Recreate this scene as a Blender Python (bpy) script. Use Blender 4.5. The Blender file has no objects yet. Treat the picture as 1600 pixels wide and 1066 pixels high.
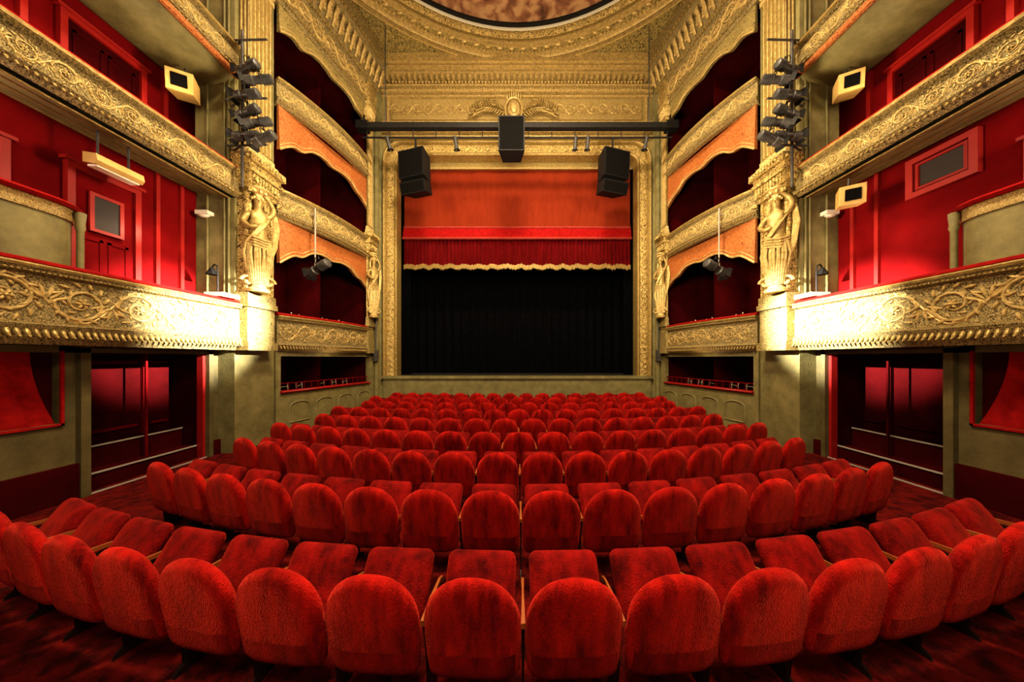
import bpy,bmesh,math,random
from mathutils import Vector as V, Matrix, Euler
random.seed(4)
COL=bpy.context.scene.collection
pi=math.pi
# ------------------------------------------------------------------ mesh builder
class MB:
    def __init__(s): s.v=[];s.f=[]
    def add(s,vs,fs):
        o=len(s.v); s.v+=[tuple(p) for p in vs]; s.f+=[tuple(i+o for i in f) for f in fs]; return s
    def box(s,x0,x1,y0,y1,z0,z1):
        return s.add([(x0,y0,z0),(x1,y0,z0),(x1,y1,z0),(x0,y1,z0),(x0,y0,z1),(x1,y0,z1),(x1,y1,z1),(x0,y1,z1)],
            [(0,3,2,1),(4,5,6,7),(0,1,5,4),(1,2,6,5),(2,3,7,6),(3,0,4,7)])
    def loft(s,rings,closed=True,caps=True):
        n=len(rings[0]); vs=[p for r in rings for p in r]; fs=[]
        for i in range(len(rings)-1):
            for j in range(n if closed else n-1):
                k=(j+1)%n; fs.append((i*n+j,i*n+k,(i+1)*n+k,(i+1)*n+j))
        if caps and closed:
            fs.append(tuple(range(n))[::-1]); fs.append(tuple((len(rings)-1)*n+j for j in range(n)))
        return s.add(vs,fs)
    def sweep(s,pts,prof,B,caps=True):
        pts=[V(p) for p in pts]; B=V(B).normalized(); rings=[]; m=len(pts)
        for i,p in enumerate(pts):
            t0=(pts[i]-pts[i-1]).normalized() if i>0 else None
            t1=(pts[i+1]-pts[i]).normalized() if i<m-1 else None
            if t0 is None:t0=t1
            if t1 is None:t1=t0
            n0=B.cross(t0);n1=B.cross(t1);n=(n0+n1)
            if n.length<1e-6:n=n0
            n.normalize(); k=1/max(.3,n.dot(n0))
            rings.append([p+n*(a*k)+B*b for a,b in prof])
        return s.loft(rings,True,caps)
    def tube(s,pts,r,seg=6):
        pts=[V(p) for p in pts]; n=len(pts); rs=r if isinstance(r,(list,tuple)) else [r]*n
        t=(pts[1]-pts[0]).normalized(); a=V((0,0,1)) if abs(t.z)<.9 else V((1,0,0))
        u=t.cross(a).normalized(); rings=[]
        for i,p in enumerate(pts):
            tt=(pts[min(i+1,n-1)]-pts[max(i-1,0)]).normalized()
            u=(u-tt*u.dot(tt)).normalized(); w=tt.cross(u)
            rings.append([p+(u*math.cos(2*pi*j/seg)+w*math.sin(2*pi*j/seg))*rs[i] for j in range(seg)])
        return s.loft(rings)
    def lathe(s,prof,c=(0,0,0),seg=16,R=None,sy=1):
        c=V(c);R=R or Matrix.Identity(3)
        return s.loft([[c+R@V((r*math.cos(2*pi*j/seg),sy*r*math.sin(2*pi*j/seg),z)) for j in range(seg)] for r,z in prof])
    def ell(s,c,ax,ay,az,seg=8,rg=5):
        c=V(c);ax=V(ax);ay=V(ay);az=V(az);rings=[]
        for i in range(rg+1):
            th=pi*i/rg; k=max(.02,math.sin(th)); z=-math.cos(th)
            rings.append([c+ax*(k*math.cos(2*pi*j/seg))+ay*(k*math.sin(2*pi*j/seg))+az*z for j in range(seg)])
        return s.loft(rings)
    def sph(s,c,r,seg=8,rg=5):
        if not isinstance(r,(tuple,list)): r=(r,r,r)
        return s.ell(c,(r[0],0,0),(0,r[1],0),(0,0,r[2]),seg,rg)
    def sheet(s,fn,nu,nv):
        vs=[fn(i/nu,j/nv) for i in range(nu+1) for j in range(nv+1)]
        fs=[(i*(nv+1)+j,(i+1)*(nv+1)+j,(i+1)*(nv+1)+j+1,i*(nv+1)+j+1) for i in range(nu) for j in range(nv)]
        return s.add(vs,fs)
    def pillow(s,outline,c,t,M,ss=(0.02,.45,.72,.86,.94,.98,1.0),pw=6):
        c=V((c[0],c[1])); rings=[]
        seq=[(k,-1) for k in ss]+[(k,1) for k in reversed(ss[:-1])]
        for k,sg in seq:
            d=sg*t/2*math.sqrt(max(0,1-k**pw))
            rings.append([M@V((c.x+(p[0]-c.x)*k,d,c.y+(p[1]-c.y)*k)) for p in outline])
        return s.loft(rings)
    def mir(s,k):
        if k<0: s.v=[(-x,y,z) for x,y,z in s.v]
        return s
    def mesh(s,name,mat,org=(0,0,0),ang=38):
        me=bpy.data.meshes.new(name); o=V(org)
        me.from_pydata([tuple(V(p)-o) for p in s.v],[],s.f)
        bm=bmesh.new();bm.from_mesh(me);bmesh.ops.recalc_face_normals(bm,faces=bm.faces);bm.to_mesh(me);bm.free()
        me.polygons.foreach_set('use_smooth',[True]*len(me.polygons)); me.set_sharp_from_angle(angle=math.radians(ang))
        if mat: me.materials.append(mat)
        me.update(); return me
    def base(s):
        xs=[p[0] for p in s.v];ys=[p[1] for p in s.v];zs=[p[2] for p in s.v]
        return V(((min(xs)+max(xs))/2,(min(ys)+max(ys))/2,min(zs)))
def solo(name,mb,mat,label=None,cat=None,kind=None,group=None,ang=38,org=None):
    b=mb.base() if org is None else V(org); o=bpy.data.objects.new(name,mb.mesh(name,mat,b,ang)); o.location=b; COL.objects.link(o)
    if label:o['label']=label
    if cat:o['category']=cat
    if kind:o['kind']=kind
    if group:o['group']=group
    return o
def struct(name,mb,mat,label=None): return solo(name,mb,mat,label,'room',kind='structure')
def thing(name,label,cat,loc,rot=(0,0,0),group=None):
    e=bpy.data.objects.new(name,None); e.empty_display_size=.1; e.location=loc; e.rotation_euler=rot; COL.objects.link(e)
    e['label']=label;e['category']=cat
    if group:e['group']=group
    return e
def part(par,name,mb,mat,world=False,ang=38,label=None):
    o=bpy.data.objects.new(name,mb.mesh(name,mat,par.location if world else (0,0,0),ang)); o.parent=par; COL.objects.link(o)
    if label:o['label']=label
    return o
def clone(root,loc,rot,label=None):
    def cp(o,par):
        c=o.copy(); COL.objects.link(c)
        if par: c.parent=par
        for ch in o.children: cp(ch,c)
        return c
    kids=list(root.children)
    c=root.copy(); COL.objects.link(c); c.location=loc; c.rotation_euler=rot
    for k in kids: cp(k,c)
    if label: c['label']=label
    return c
# ------------------------------------------------------------------ materials
def newmat(name):
    m=bpy.data.materials.new(name); m.use_nodes=True; nt=m.node_tree; b=nt.nodes['Principled BSDF']; return m,nt,b
def N(nt,t,**k):
    n=nt.nodes.new(t)
    for a,v in k.items():
        if a in n.inputs: n.inputs[a].default_value=v
        else: setattr(n,a,v)
    return n
def ramp(nt,fac,stops):
    r=nt.nodes.new('ShaderNodeValToRGB'); e=r.color_ramp.elements
    while len(e)<len(stops): e.new(.5)
    for i,(p,c) in enumerate(stops): e[i].position=p; e[i].color=(*c,1)
    nt.links.new(fac,r.inputs[0]); return r
def paint(name,c1,c2,scale=3,rough=.6,bump=.1,metal=0,sheen=0,stretch=(1,1,1),fine=60,spec=.4,lo=.3,hi=.7,dist=.02):
    m,nt,b=newmat(name); L=nt.links.new
    tc=N(nt,'ShaderNodeTexCoord'); mp=N(nt,'ShaderNodeMapping'); mp.inputs['Scale'].default_value=stretch
    L(tc.outputs['Object'],mp.inputs[0])
    vec=mp.outputs[0]
    if sheen:
        oi=N(nt,'ShaderNodeObjectInfo'); ml=N(nt,'ShaderNodeVectorMath',operation='SCALE'); cb=N(nt,'ShaderNodeCombineXYZ')
        L(oi.outputs['Random'],cb.inputs[0]); L(oi.outputs['Random'],cb.inputs[2]); L(cb.outputs[0],ml.inputs[0]); ml.inputs['Scale'].default_value=37
        ad=N(nt,'ShaderNodeVectorMath',operation='ADD'); L(vec,ad.inputs[0]); L(ml.outputs[0],ad.inputs[1]); vec=ad.outputs[0]
    no=N(nt,'ShaderNodeTexNoise',Scale=scale,Detail=8.0,Roughness=.68); L(vec,no.inputs['Vector'])
    r=ramp(nt,no.outputs[0],[(lo,c1),(hi,c2)]); L(r.outputs[0],b.inputs['Base Color'])
    nf=N(nt,'ShaderNodeTexNoise',Scale=fine,Detail=3.0); L(vec,nf.inputs['Vector'])
    bp=N(nt,'ShaderNodeBump',Strength=bump,Distance=dist); L(nf.outputs[0],bp.inputs['Height']); L(bp.outputs[0],b.inputs['Normal'])
    b.inputs['Roughness'].default_value=rough; b.inputs['Metallic'].default_value=metal; b.inputs['Specular IOR Level'].default_value=spec
    if sheen:
        b.inputs['Sheen Weight'].default_value=sheen; b.inputs['Sheen Roughness'].default_value=.3; b.inputs['Sheen Tint'].default_value=(1,.10,.06,1)
    return m
def relief(name,dark,mid,hi,scale=14,bump=1.0,dist=.03,metal=.35,rough=.42,lo=.25,hp=.62,warp=.35):
    m,nt,b=newmat(name); L=nt.links.new
    tc=N(nt,'ShaderNodeTexCoord'); no=N(nt,'ShaderNodeTexNoise',Scale=scale*.35,Detail=2.0); L(tc.outputs['Object'],no.inputs['Vector'])
    mx=N(nt,'ShaderNodeMixRGB',blend_type='ADD'); mx.inputs[0].default_value=warp
    L(tc.outputs['Object'],mx.inputs[1]); L(no.outputs['Color'],mx.inputs[2])
    vo=N(nt,'ShaderNodeTexVoronoi',feature='SMOOTH_F1',Scale=scale); L(mx.outputs[0],vo.inputs['Vector'])
    n2=N(nt,'ShaderNodeTexNoise',Scale=scale*2.2,Detail=4.0,Roughness=.6); L(mx.outputs[0],n2.inputs['Vector'])
    ma=N(nt,'ShaderNodeMath',operation='MULTIPLY_ADD'); L(n2.outputs[0],ma.inputs[0]); ma.inputs[1].default_value=.75
    iv=N(nt,'ShaderNodeMath',operation='SUBTRACT'); iv.inputs[0].default_value=.62; L(vo.outputs[0],iv.inputs[1]); L(iv.outputs[0],ma.inputs[2])
    r=ramp(nt,ma.outputs[0],[(lo,dark),((lo+hp)/2,mid),(hp,hi)]); L(r.outputs[0],b.inputs['Base Color'])
    bp=N(nt,'ShaderNodeBump',Strength=bump,Distance=dist); L(ma.outputs[0],bp.inputs['Height']); L(bp.outputs[0],b.inputs['Normal'])
    b.inputs['Roughness'].default_value=rough; b.inputs['Metallic'].default_value=metal
    return m
def plain(name,c,rough=.5,metal=0,emit=None,es=1):
    m,nt,b=newmat(name); b.inputs['Base Color'].default_value=(*c,1); b.inputs['Roughness'].default_value=rough; b.inputs['Metallic'].default_value=metal
    no=N(nt,'ShaderNodeTexNoise',Scale=40.0); bp=N(nt,'ShaderNodeBump',Strength=.05); nt.links.new(no.outputs[0],bp.inputs['Height']); nt.links.new(bp.outputs[0],b.inputs['Normal'])
    return m
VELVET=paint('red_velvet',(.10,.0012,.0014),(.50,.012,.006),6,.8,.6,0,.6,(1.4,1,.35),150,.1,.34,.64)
VELVET_D=paint('red_velvet_shaded',(.075,.001,.001),(.32,.007,.004),6,.8,.5,0,.35,(1.4,1,.35),150,.1,.34,.64)  # darker copy of the seat velvet, shade of the lower back painted in
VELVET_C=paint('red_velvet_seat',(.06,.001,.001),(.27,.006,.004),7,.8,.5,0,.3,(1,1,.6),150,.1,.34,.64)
VRAIL=paint('red_velvet_rail',(.18,.003,.003),(.34,.008,.007),9,.8,.3,0,.3,(1,1,1),120,.1)
WOOD=paint('orange_wood',(.20,.05,.01),(.36,.11,.025),12,.4,.05,stretch=(1,.2,1))
IRON=paint('dark_iron',(.008,.004,.003),(.02,.008,.006),10,.5,.1)
CARPET=paint('red_carpet',(.018,.001,.001),(.13,.005,.003),7,.95,.8,0,.1,(1,1,1),60,.1,.38,.62)
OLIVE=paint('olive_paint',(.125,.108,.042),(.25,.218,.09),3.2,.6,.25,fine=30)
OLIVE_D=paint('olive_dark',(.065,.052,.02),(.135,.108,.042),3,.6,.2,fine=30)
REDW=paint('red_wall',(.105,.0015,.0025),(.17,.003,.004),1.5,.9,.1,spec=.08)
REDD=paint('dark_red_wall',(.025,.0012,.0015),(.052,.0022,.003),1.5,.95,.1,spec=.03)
REDT=paint('red_trim',(.22,.006,.005),(.30,.011,.008),3,.45,.05)
PINKT=paint('light_red_trim',(.26,.014,.011),(.35,.024,.018),3,.45,.05)
GOLD=relief('gilded_relief',(.020,.013,.003),(.23,.155,.042),(.78,.58,.22),28,.8,.022,hp=.68,lo=.26,rough=.38)  # crevice shade and highlights of the carving put into the base colour
GOLDF=relief('fine_gilding',(.045,.032,.010),(.28,.20,.062),(.70,.52,.21),48,.6,.012,hp=.68,lo=.24,rough=.42)
GOLDP=relief('pale_gilding',(.13,.09,.028),(.42,.30,.10),(.88,.68,.30),34,.6,.014,.35,.38,hp=.66,lo=.24)
GOLDO=relief('olive_gilding',(.06,.048,.015),(.21,.165,.056),(.50,.39,.15),34,.6,.012,.25,.5,hp=.70,lo=.24)
GOLDS=paint('smooth_gold',(.20,.135,.04),(.46,.335,.12),12,.38,.35,.35,fine=50)
SCR=paint('carved_gold',(.30,.21,.068),(.76,.57,.24),13,.38,.45,.3,fine=55)
ORNG=relief('orange_embossed',(.13,.022,.005),(.29,.060,.012),(.56,.22,.06),40,.6,.010,.15,.5,hp=.66,lo=.26)
SCROLLG=relief('scroll_ground',(.030,.022,.007),(.155,.12,.044),(.52,.40,.17),40,.8,.014,.2,.5,hp=.72,lo=.28)
CURT_O=paint('orange_curtain',(.150,.018,.005),(.205,.028,.008),4,.85,.35,0,.06,(1,1,.3),90,.1)
CURT_P=paint('pale_curtain_edge',(.25,.030,.022),(.33,.050,.035),4,.85,.35,0,.1,(1,1,.3),90,.1)
CURT_R=paint('red_curtain',(.075,.001,.002),(.155,.003,.005),5,.8,.3,0,.15,(1,1,.3),90,.1)
BLACK=paint('black_drape',(.0015,.0015,.002),(.004,.004,.005),5,.95,.2,spec=.05)
STAGEF=paint('stage_floor',(.01,.008,.006),(.025,.02,.014),5,.7,.1)
METAL=paint('grey_metal',(.045,.045,.046),(.10,.096,.09),10,.42,.08,.3)
BEAM=paint('dark_beam',(.010,.010,.010),(.024,.022,.020),10,.6,.08,.1,spec=.2)
BLKM=paint('black_metal',(.005,.005,.005),(.012,.0115,.011),10,.6,.1,spec=.2)
GRILL=paint('speaker_grille',(.0025,.0025,.0025),(.008,.0075,.007),160,.85,.8,spec=.05)
WHITE=plain('cream_white',(.8,.74,.6),.5)
DIMW=plain('greyed_white',(.34,.30,.25),.7)  # white toned down to an even grey
BRASS=plain('ring_white_gold',(.6,.55,.42),.4,.3)
LENS=plain('lens_glass',(.05,.06,.08),.08)
SPKW=paint('yellow_cabinet',(.46,.29,.085),(.60,.39,.14),4,.5,.05)
PAINTING=relief('ceiling_painting',(.04,.014,.006),(.17,.07,.032),(.32,.19,.09),3.2,.05,.01,0,.7,.2,.75,.9)
CEILP=relief('ceiling_field',(.05,.045,.014),(.20,.16,.055),(.46,.36,.14),22,.4,.008,.2,.55,lo=.28,hp=.72)
GLASS=plain('dark_glass',(.02,.012,.010),.6)
# ------------------------------------------------------------------ ornament helpers
def scrolls(mb,P,t,n,u0,u1,zc,h,period,rad,d=.02):
    u=u0;k=0;Z=V((0,0,1))
    while u+period<=u1+1e-3:
        sg=1 if k%2==0 else -1; cu=u+period/2; R=h*.44
        pts=[];rs=[]
        for i in range(31):
            q=i/30; a=pi+q*2*pi*1.45; r=R*(1-q*.80)
            pts.append(P(cu+r*math.cos(a),zc+sg*r*math.sin(a),d+.006)); rs.append(rad*(1.1-.6*q))
        mb.tube(pts,rs,6)
        pts=[P(u+period*q/10,zc-sg*h*.46*math.sin(pi*q/10),d) for q in range(11)]
        mb.tube(pts,rad*.7,6)
        for i in range(13):
            a=i*2*pi/13+.3; dv=t*math.cos(a+.7)+Z*(sg*math.sin(a+.7)); pv=dv.cross(n)
            mb.ell(P(cu+R*.98*math.cos(a),zc+sg*R*.98*math.sin(a),d+.004),dv*(h*.10),pv*(h*.034),n*(h*.04),6,4)
        for i in range(7):
            a=i*2*pi/7+.5; dv=t*math.cos(a+2.2)+Z*(sg*math.sin(a+2.2)); pv=dv.cross(n)
            mb.ell(P(cu+R*.62*math.cos(a),zc+sg*R*.62*math.sin(a),d+.004),dv*(h*.07),pv*(h*.026),n*(h*.035),6,4)
        for i in range(6):
            a=i*pi/3; dv=t*math.cos(a)+Z*math.sin(a); pv=dv.cross(n)
            mb.ell(P(cu,zc,d+.01)+dv*h*.07,dv*(h*.06),pv*(h*.032),n*(h*.04),6,4)
        mb.ell(P(cu,zc,d+.025),t*h*.04,Z*h*.04,n*h*.05,6,4)
        for a in(.4,.85,1.3,1.8,2.3,2.8):
            dv=t*math.cos(a)+Z*(-sg*math.sin(a)); pv=dv.cross(n)
            mb.ell(P(u+period,zc+sg*h*.04,d)+dv*h*.24,dv*(h*.16),pv*(h*.034),n*(h*.035),6,4)
        u+=period;k+=1
def eggs(mb,P,t,n,u0,u1,z,d,step,rz,rn=None,ru=.42):
    k=int((u1-u0)/step)
    for i in range(k):
        mb.ell(P(u0+(i+.5)*(u1-u0)/k,z,d),t*(step*ru),V((0,0,1))*rz,n*(rn or rz*.7),6,4)
def leafrow(mb,P,t,n,u0,u1,z,d,step,h):
    k=int((u1-u0)/step)
    for i in range(k):
        u=u0+(i+.5)*(u1-u0)/k
        dn=(V((0,0,-1))+n*.45).normalized()
        mb.ell(P(u,z,d),t*(step*.36),dn*h,n*(h*.35),6,4)
        mb.ell(P(u,z-h*.75,d+h*.45),t*(step*.2),dn*h*.3,n*(h*.3),6,4)
# ------------------------------------------------------------------ room shell
W=5.9
FA=V((5.9,7.2,0));FB=V((5.15,10.6,0))
def mk(A,B):
    A=V(A);B=V(B);t=(B-A).normalized();n=V((0,0,1)).cross(t)
    def P(u,z,d=0): 
        q=A+t*u+n*d; return V((q.x,q.y,z))
    return P,(B-A).length,t,n
struct('floor',MB().box(-7.6,7.6,-2,10.78,-.12,0),CARPET,'dark red carpet floor')
c=MB(); c.box(-7.6,7.6,-2,11.2,12.92,13.1); struct('ceiling',c,CEILP,'olive and gilt painted theatre ceiling')
for s,sd in((-1,'left'),(1,'right')):
    struct('wall_'+sd,MB().box(7.1,7.25,-.5,11.2,0,12.92).mir(s),REDW,'deep red rear wall behind the side galleries')
    struct('wall_%s_gallery'%sd,MB().box(6.76,6.86,-.5,6.2,2.3,5.5).mir(s),REDW,'red panelled wall of the first gallery')
    g=MB(); g.box(6.3,6.42,-.5,2.8,0,2.17).box(6.3,6.42,2.8,4.05,0,1.1).box(6.3,6.42,4.05,4.3,0,2.17).box(6.3,6.42,2.8,5.95,2.08,2.17).box(6.3,6.42,5.95,6.2,0,2.17)
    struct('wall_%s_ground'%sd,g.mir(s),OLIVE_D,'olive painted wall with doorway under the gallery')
    struct('baseboard_'+sd,MB().box(6.24,6.3,-.5,4.2,0,.5).box(6.24,6.3,6.03,6.2,0,.3).mir(s),REDD,'dark red skirting board')
    p=MB(); p.box(5.95,6.78,6.2,7.2,0,12.9)
    struct('wall_%s_pier'%sd,p.mir(s),OLIVE,'olive painted structural pier between gallery and boxes')
    struct('wall_%s_pier_return'%sd,MB().box(6.78,7.1,7.08,7.2,2.3,12.9).mir(s),REDD,'dark red wall return beside the pier')
    P,Lf,t,n=mk(FA,FB); Z=(0,0,1)
    lw=MB()
    def wallseg(mb,u0,u1,z0,z1,d0=-.14,d1=0.0):
        pr=[(d1,z0),(d1,z1),(d0,z1),(d0,z0)]
        mb.sweep([P(u0,0),P(u1,0)],pr,Z)
    wallseg(lw,0,Lf,0,1.12); wallseg(lw,0,.12,1.12,2.17); wallseg(lw,Lf-.25,Lf,1.12,2.17); wallseg(lw,.12,Lf-.25,2.05,2.17)
    for i in range(4):
        a=.35+i*.78;b=a+.55
        pts=[P(a,.35,.0),P(a,.75,.0)]+[P(a+.275-.275*math.cos(q),.75+.12*math.sin(q),.0) for q in [pi*k/8 for k in range(1,8)]]+[P(b,.75,.0),P(b,.35,.0),P(a,.35,0)]
        lw.tube(pts,.022,6)
    struct('wall_%s_box_base'%sd,lw.mir(s),OLIVE,'olive painted wall with arched panels below boxes')
    e=MB(); e.add([(5.2,10.6,0),(4.98,10.9,0),(7.1,10.9,0),(7.1,10.6,0),(5.2,10.6,12.9),(4.98,10.9,12.9),(7.1,10.9,12.9),(7.1,10.6,12.9)],
      [(0,1,2,3),(4,7,6,5),(0,4,5,1),(1,5,6,2),(2,6,7,3),(3,7,4,0)])
    struct('wall_%s_splay'%sd,e.mir(s),OLIVE,'olive splayed pier beside the proscenium')
OX=4.45;OZ=9.94
f=MB(); f.box(-7.1,-OX,10.9,11.25,0,12.9).box(OX,7.1,10.9,11.25,0,12.9).box(-OX,OX,10.9,11.25,OZ,12.9)
struct('wall_front',f,GOLDO,'olive and gilt proscenium wall above the stage')
tr=MB()
for z0,z1,d in((12.6,12.9,.42),(12.42,12.56,.32),(12.3,12.38,.26),(11.95,12.02,.16),(11.75,11.85,.14),(11.62,11.68,.08),(10.62,10.72,.1),(10.3,10.4,.12),(10.1,10.16,.12)):
    tr.box(-4.98,4.98,10.9-d,10.9,z0,z1)
for x in range(-49,50,2): tr.box(x/10-.05,x/10+.05,10.62,10.9,12.15,12.28)
for sx in(-1,1):
    tr.box(min(sx*4.7,sx*4.78),max(sx*4.7,sx*4.78),10.8,10.9,10.72,11.62)
struct('trim_1',tr,SCR,'gilded cornice mouldings over the proscenium')
pn=MB().box(-4.6,4.6,10.86,10.9,10.8,11.55); struct('trim_2',pn,GOLDF,'olive gilt frieze panel')
def PFr(u,z,d=0): return V((4.6-u,10.86-d,z))
nF=V((0,-1,0)); tF=V((-1,0,0))
bd2=MB(); scrolls(bd2,PFr,tF,nF,.05,3.3,11.17,.42,.40,.018,.02); scrolls(bd2,PFr,tF,nF,6.1,9.3,11.17,.42,.40,.018,.02)
struct('trim_3',bd2,SCR,'gilt scroll carving on the frieze panel')
m=MB(); eggs(m,PFr,tF,nF,0,9.2,12.08,.12,.12,.05,.04); eggs(m,PFr,tF,nF,0,9.2,11.90,.06,.10,.03,.03); eggs(m,PFr,tF,nF,0,9.2,10.5,.06,.14,.07,.04)
struct('trim_30',m,SCR,'gilded egg mouldings')
for s in(-1,1):
    m=MB(); m.box(4.98,5.1,10.55,10.62,0,12) ; 
    m.tube([(5.02,10.66,1.2),(5.02,10.66,12)],.05,8)
    struct('trim_%d'%(4 if s<0 else 5),m.mir(s),OLIVE,'olive gilt corner moulding')
# ------------------------------------------------------------------ proscenium frame
fr=thing('proscenium_frame','gilded proscenium arch frame with rounded upper corners','proscenium',(0,10.9,1.35))
def archpath(hx,zt,rc,z0=1.35,y=10.9):
    pts=[(hx,y,z0),(hx,y,zt-rc)]+[(hx-rc+rc*math.cos(q),y,zt-rc+rc*math.sin(q)) for q in [pi/2*k/8 for k in range(1,9)]]
    return pts+[(-x,yy,zz) for x,yy,zz in reversed(pts)]
part(fr,'outer_moulding',MB().sweep(archpath(4.93,9.98,.7),[(0,0),(0,.14),(.05,.18),(.10,.14),(.12,.06),(.12,0)],(0,-1,0)),GOLDS,True)
part(fr,'carved_band',MB().sweep(archpath(4.81,9.86,.62),[(0,0),(0,.06),(.08,.10),(.2,.10),(.3,.06),(.3,0)],(0,-1,0)),GOLD,True)
part(fr,'inner_moulding',MB().sweep(archpath(4.51,9.56,.4),[(0,0),(0,.1),(.04,.13),(.09,.08),(.1,-.3),(0,-.3)],(0,-1,0)),GOLDS,True)
lf=MB(); ap=[V(p) for p in archpath(4.66,9.71,.5)]
for a,b in zip(ap[:-1],ap[1:]):
    Ln=(b-a).length;k=max(1,int(Ln/.18))
    for i in range(k):
        q=a.lerp(b,(i+.5)/k);tt=(b-a).normalized();nn=V((0,-1,0)).cross(tt)
        for sg in(-1,1):
            dv=(tt+nn*sg*.8).normalized(); lf.ell(q+dv*.06+V((0,-.10,0)),dv*.08,nn*.024,(0,-.03,0),6,4)
part(fr,'leaf_ornament',lf,SCR,True)
cr=thing('crest_ornament','gilded cartouche with leafy sprays above the stage','ornament',(-.12,10.84,10.66))
m=MB(); 
m.ell((0,-.12,.40),(.24,0,0),(0,.12,0),(0,0,.36),14,8)
m.ell((0,-.22,.40),(.14,0,0),(0,.08,0),(0,0,.22),12,8)
m.tube([(.31*math.sin(a),-.13,.40+.43*math.cos(a)) for a in [2*pi*k/24 for k in range(25)]],.045,6)
for k in range(7): m.ell((.08*(k-3),-.15,.86+.04*(3-abs(k-3))),(.035,0,0),(0,.04,0),(0,0,.13),6,4)
part(cr,'cartouche',m,SCR)
m=MB()
for sg in(-1,1):
    for k in range(15):
        q=k/14; x=sg*(.34+1.2*q); z=.26+.24*math.sin(q*pi)
        m.ell((x,-.12,z+.15),V((sg*.5,0,1)).normalized()*.17,(.032,0,-.014*sg),(0,.04,0),6,4)
        m.ell((x,-.12,z-.13),V((sg*.8,0,-.7)).normalized()*.15,(.03,0,.02*sg),(0,.04,0),6,4)
    for cx,cz,rr in((.75,.62,.15),(1.15,.52,.13),(1.45,.30,.12)):
        m.tube([(sg*(cx+rr*math.cos(a)*(1-a/11)),-.15,cz+rr*math.sin(a)*(1-a/11)) for a in [j*.6 for j in range(17)]],.026,6)
    m.tube([(sg*(.25+1.4*q/10),-.09,.25+.24*math.sin(q/10*pi)) for q in range(11)],.035,6)
part(cr,'leaf_spray',m,GOLDS)
# ------------------------------------------------------------------ stage
ap=MB(); ap.box(-4.9,4.9,10.78,10.9,0,1.3).box(-4.95,4.95,10.72,10.9,1.25,1.36)
for i in range(9): ap.box(-4.5+i*1.0,-3.6+i*1.0,10.765,10.79,.2,1.05)
struct('wall_stage_front',ap,OLIVE,'olive painted stage apron front')
struct('floor_stage',MB().box(-5.2,5.2,10.9,14.2,1.2,1.35),STAGEF,'black stage floor')
sw=MB().box(-5.4,-5.25,11.25,14.3,1.2,12).box(5.25,5.4,11.25,14.3,1.2,12).box(-5.4,5.4,14.2,14.35,1.2,12).box(-5.4,5.4,11.25,14.3,11.9,12)
struct('wall_stage_house',sw,BLACK,'black stage house walls')
def pleat(x0,x1,y,z0,z1,n,amp,lo=None):
    return MB().sheet(lambda a,b:(x0+(x1-x0)*a,y+amp*math.sin(a*n*2*pi)*(1-.4*b),(z0 if lo is None else z0+lo(a))*(1-b)+z1*b),n*8,4)
solo('black_stage_curtain',pleat(-4.9,4.9,12.9,1.36,9.6,26,.07),BLACK,'black drape closing the stage opening','curtain')
for s in(-1,1):
    mb=MB().sheet(lambda a,b:(s*(4.25+.5*a),11.8+.05*math.sin(a*30),1.36+8*b),30,2)
    solo('black_side_drape',mb,BLACK,'black side drape at the stage edge','curtain',group='black side drapes')
hc=thing('house_valance','orange and red stage valance with gilt fringe','curtain',(0,11.42,5.4))
m=MB()
for i in range(4):
    x0=-4.38+i*2.19
    m.sheet(lambda a,b:(x0+2.19*a,11.42+.015*math.sin(a*12)+.02*abs(a-.5),7.02+2.75*b),16,2)
part(hc,'orange_panel',m,CURT_O,True)
part(hc,'orange_edging',MB().tube([(-4.38,11.38,7.06),(4.38,11.38,7.06)],.045,8),CURT_P,True)
part(hc,'red_band',MB().sweep([(4.38,11.4,0),(-4.38,11.4,0)],[(0,6.6),(-.0,7.0),(.06,7.0),(.10,6.85),(.12,6.66),(.10,6.6)],(0,0,1)),VRAIL,True)
part(hc,'band_edging',MB().tube([(-4.38,11.27,6.60),(4.38,11.27,6.60)],.05,8),CURT_P,True)
part(hc,'pleated_skirt',pleat(-4.38,4.38,11.42,5.58,6.62,60,.07),CURT_R,True)
m=MB(); 
for i in range(180):
    x=-4.36+i*8.72/179; z=5.60+.03*math.sin(i/179*2*pi*16)+random.uniform(-.02,.02)
    m.lathe([(.018,0),(.026,-.10),(.008,-.17)],(x,11.36,z),6)
    m.sph((x,11.36,z),(.026,.025,.028),6,4)
part(hc,'gilt_fringe',m,GOLDS,True)
solo('inner_pelmet',MB().box(-4.42,4.42,11.26,11.34,9.25,9.93),GOLDF,'gilt painted pelmet above the valance','pelmet')
Z3=(0,0,1)
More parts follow.
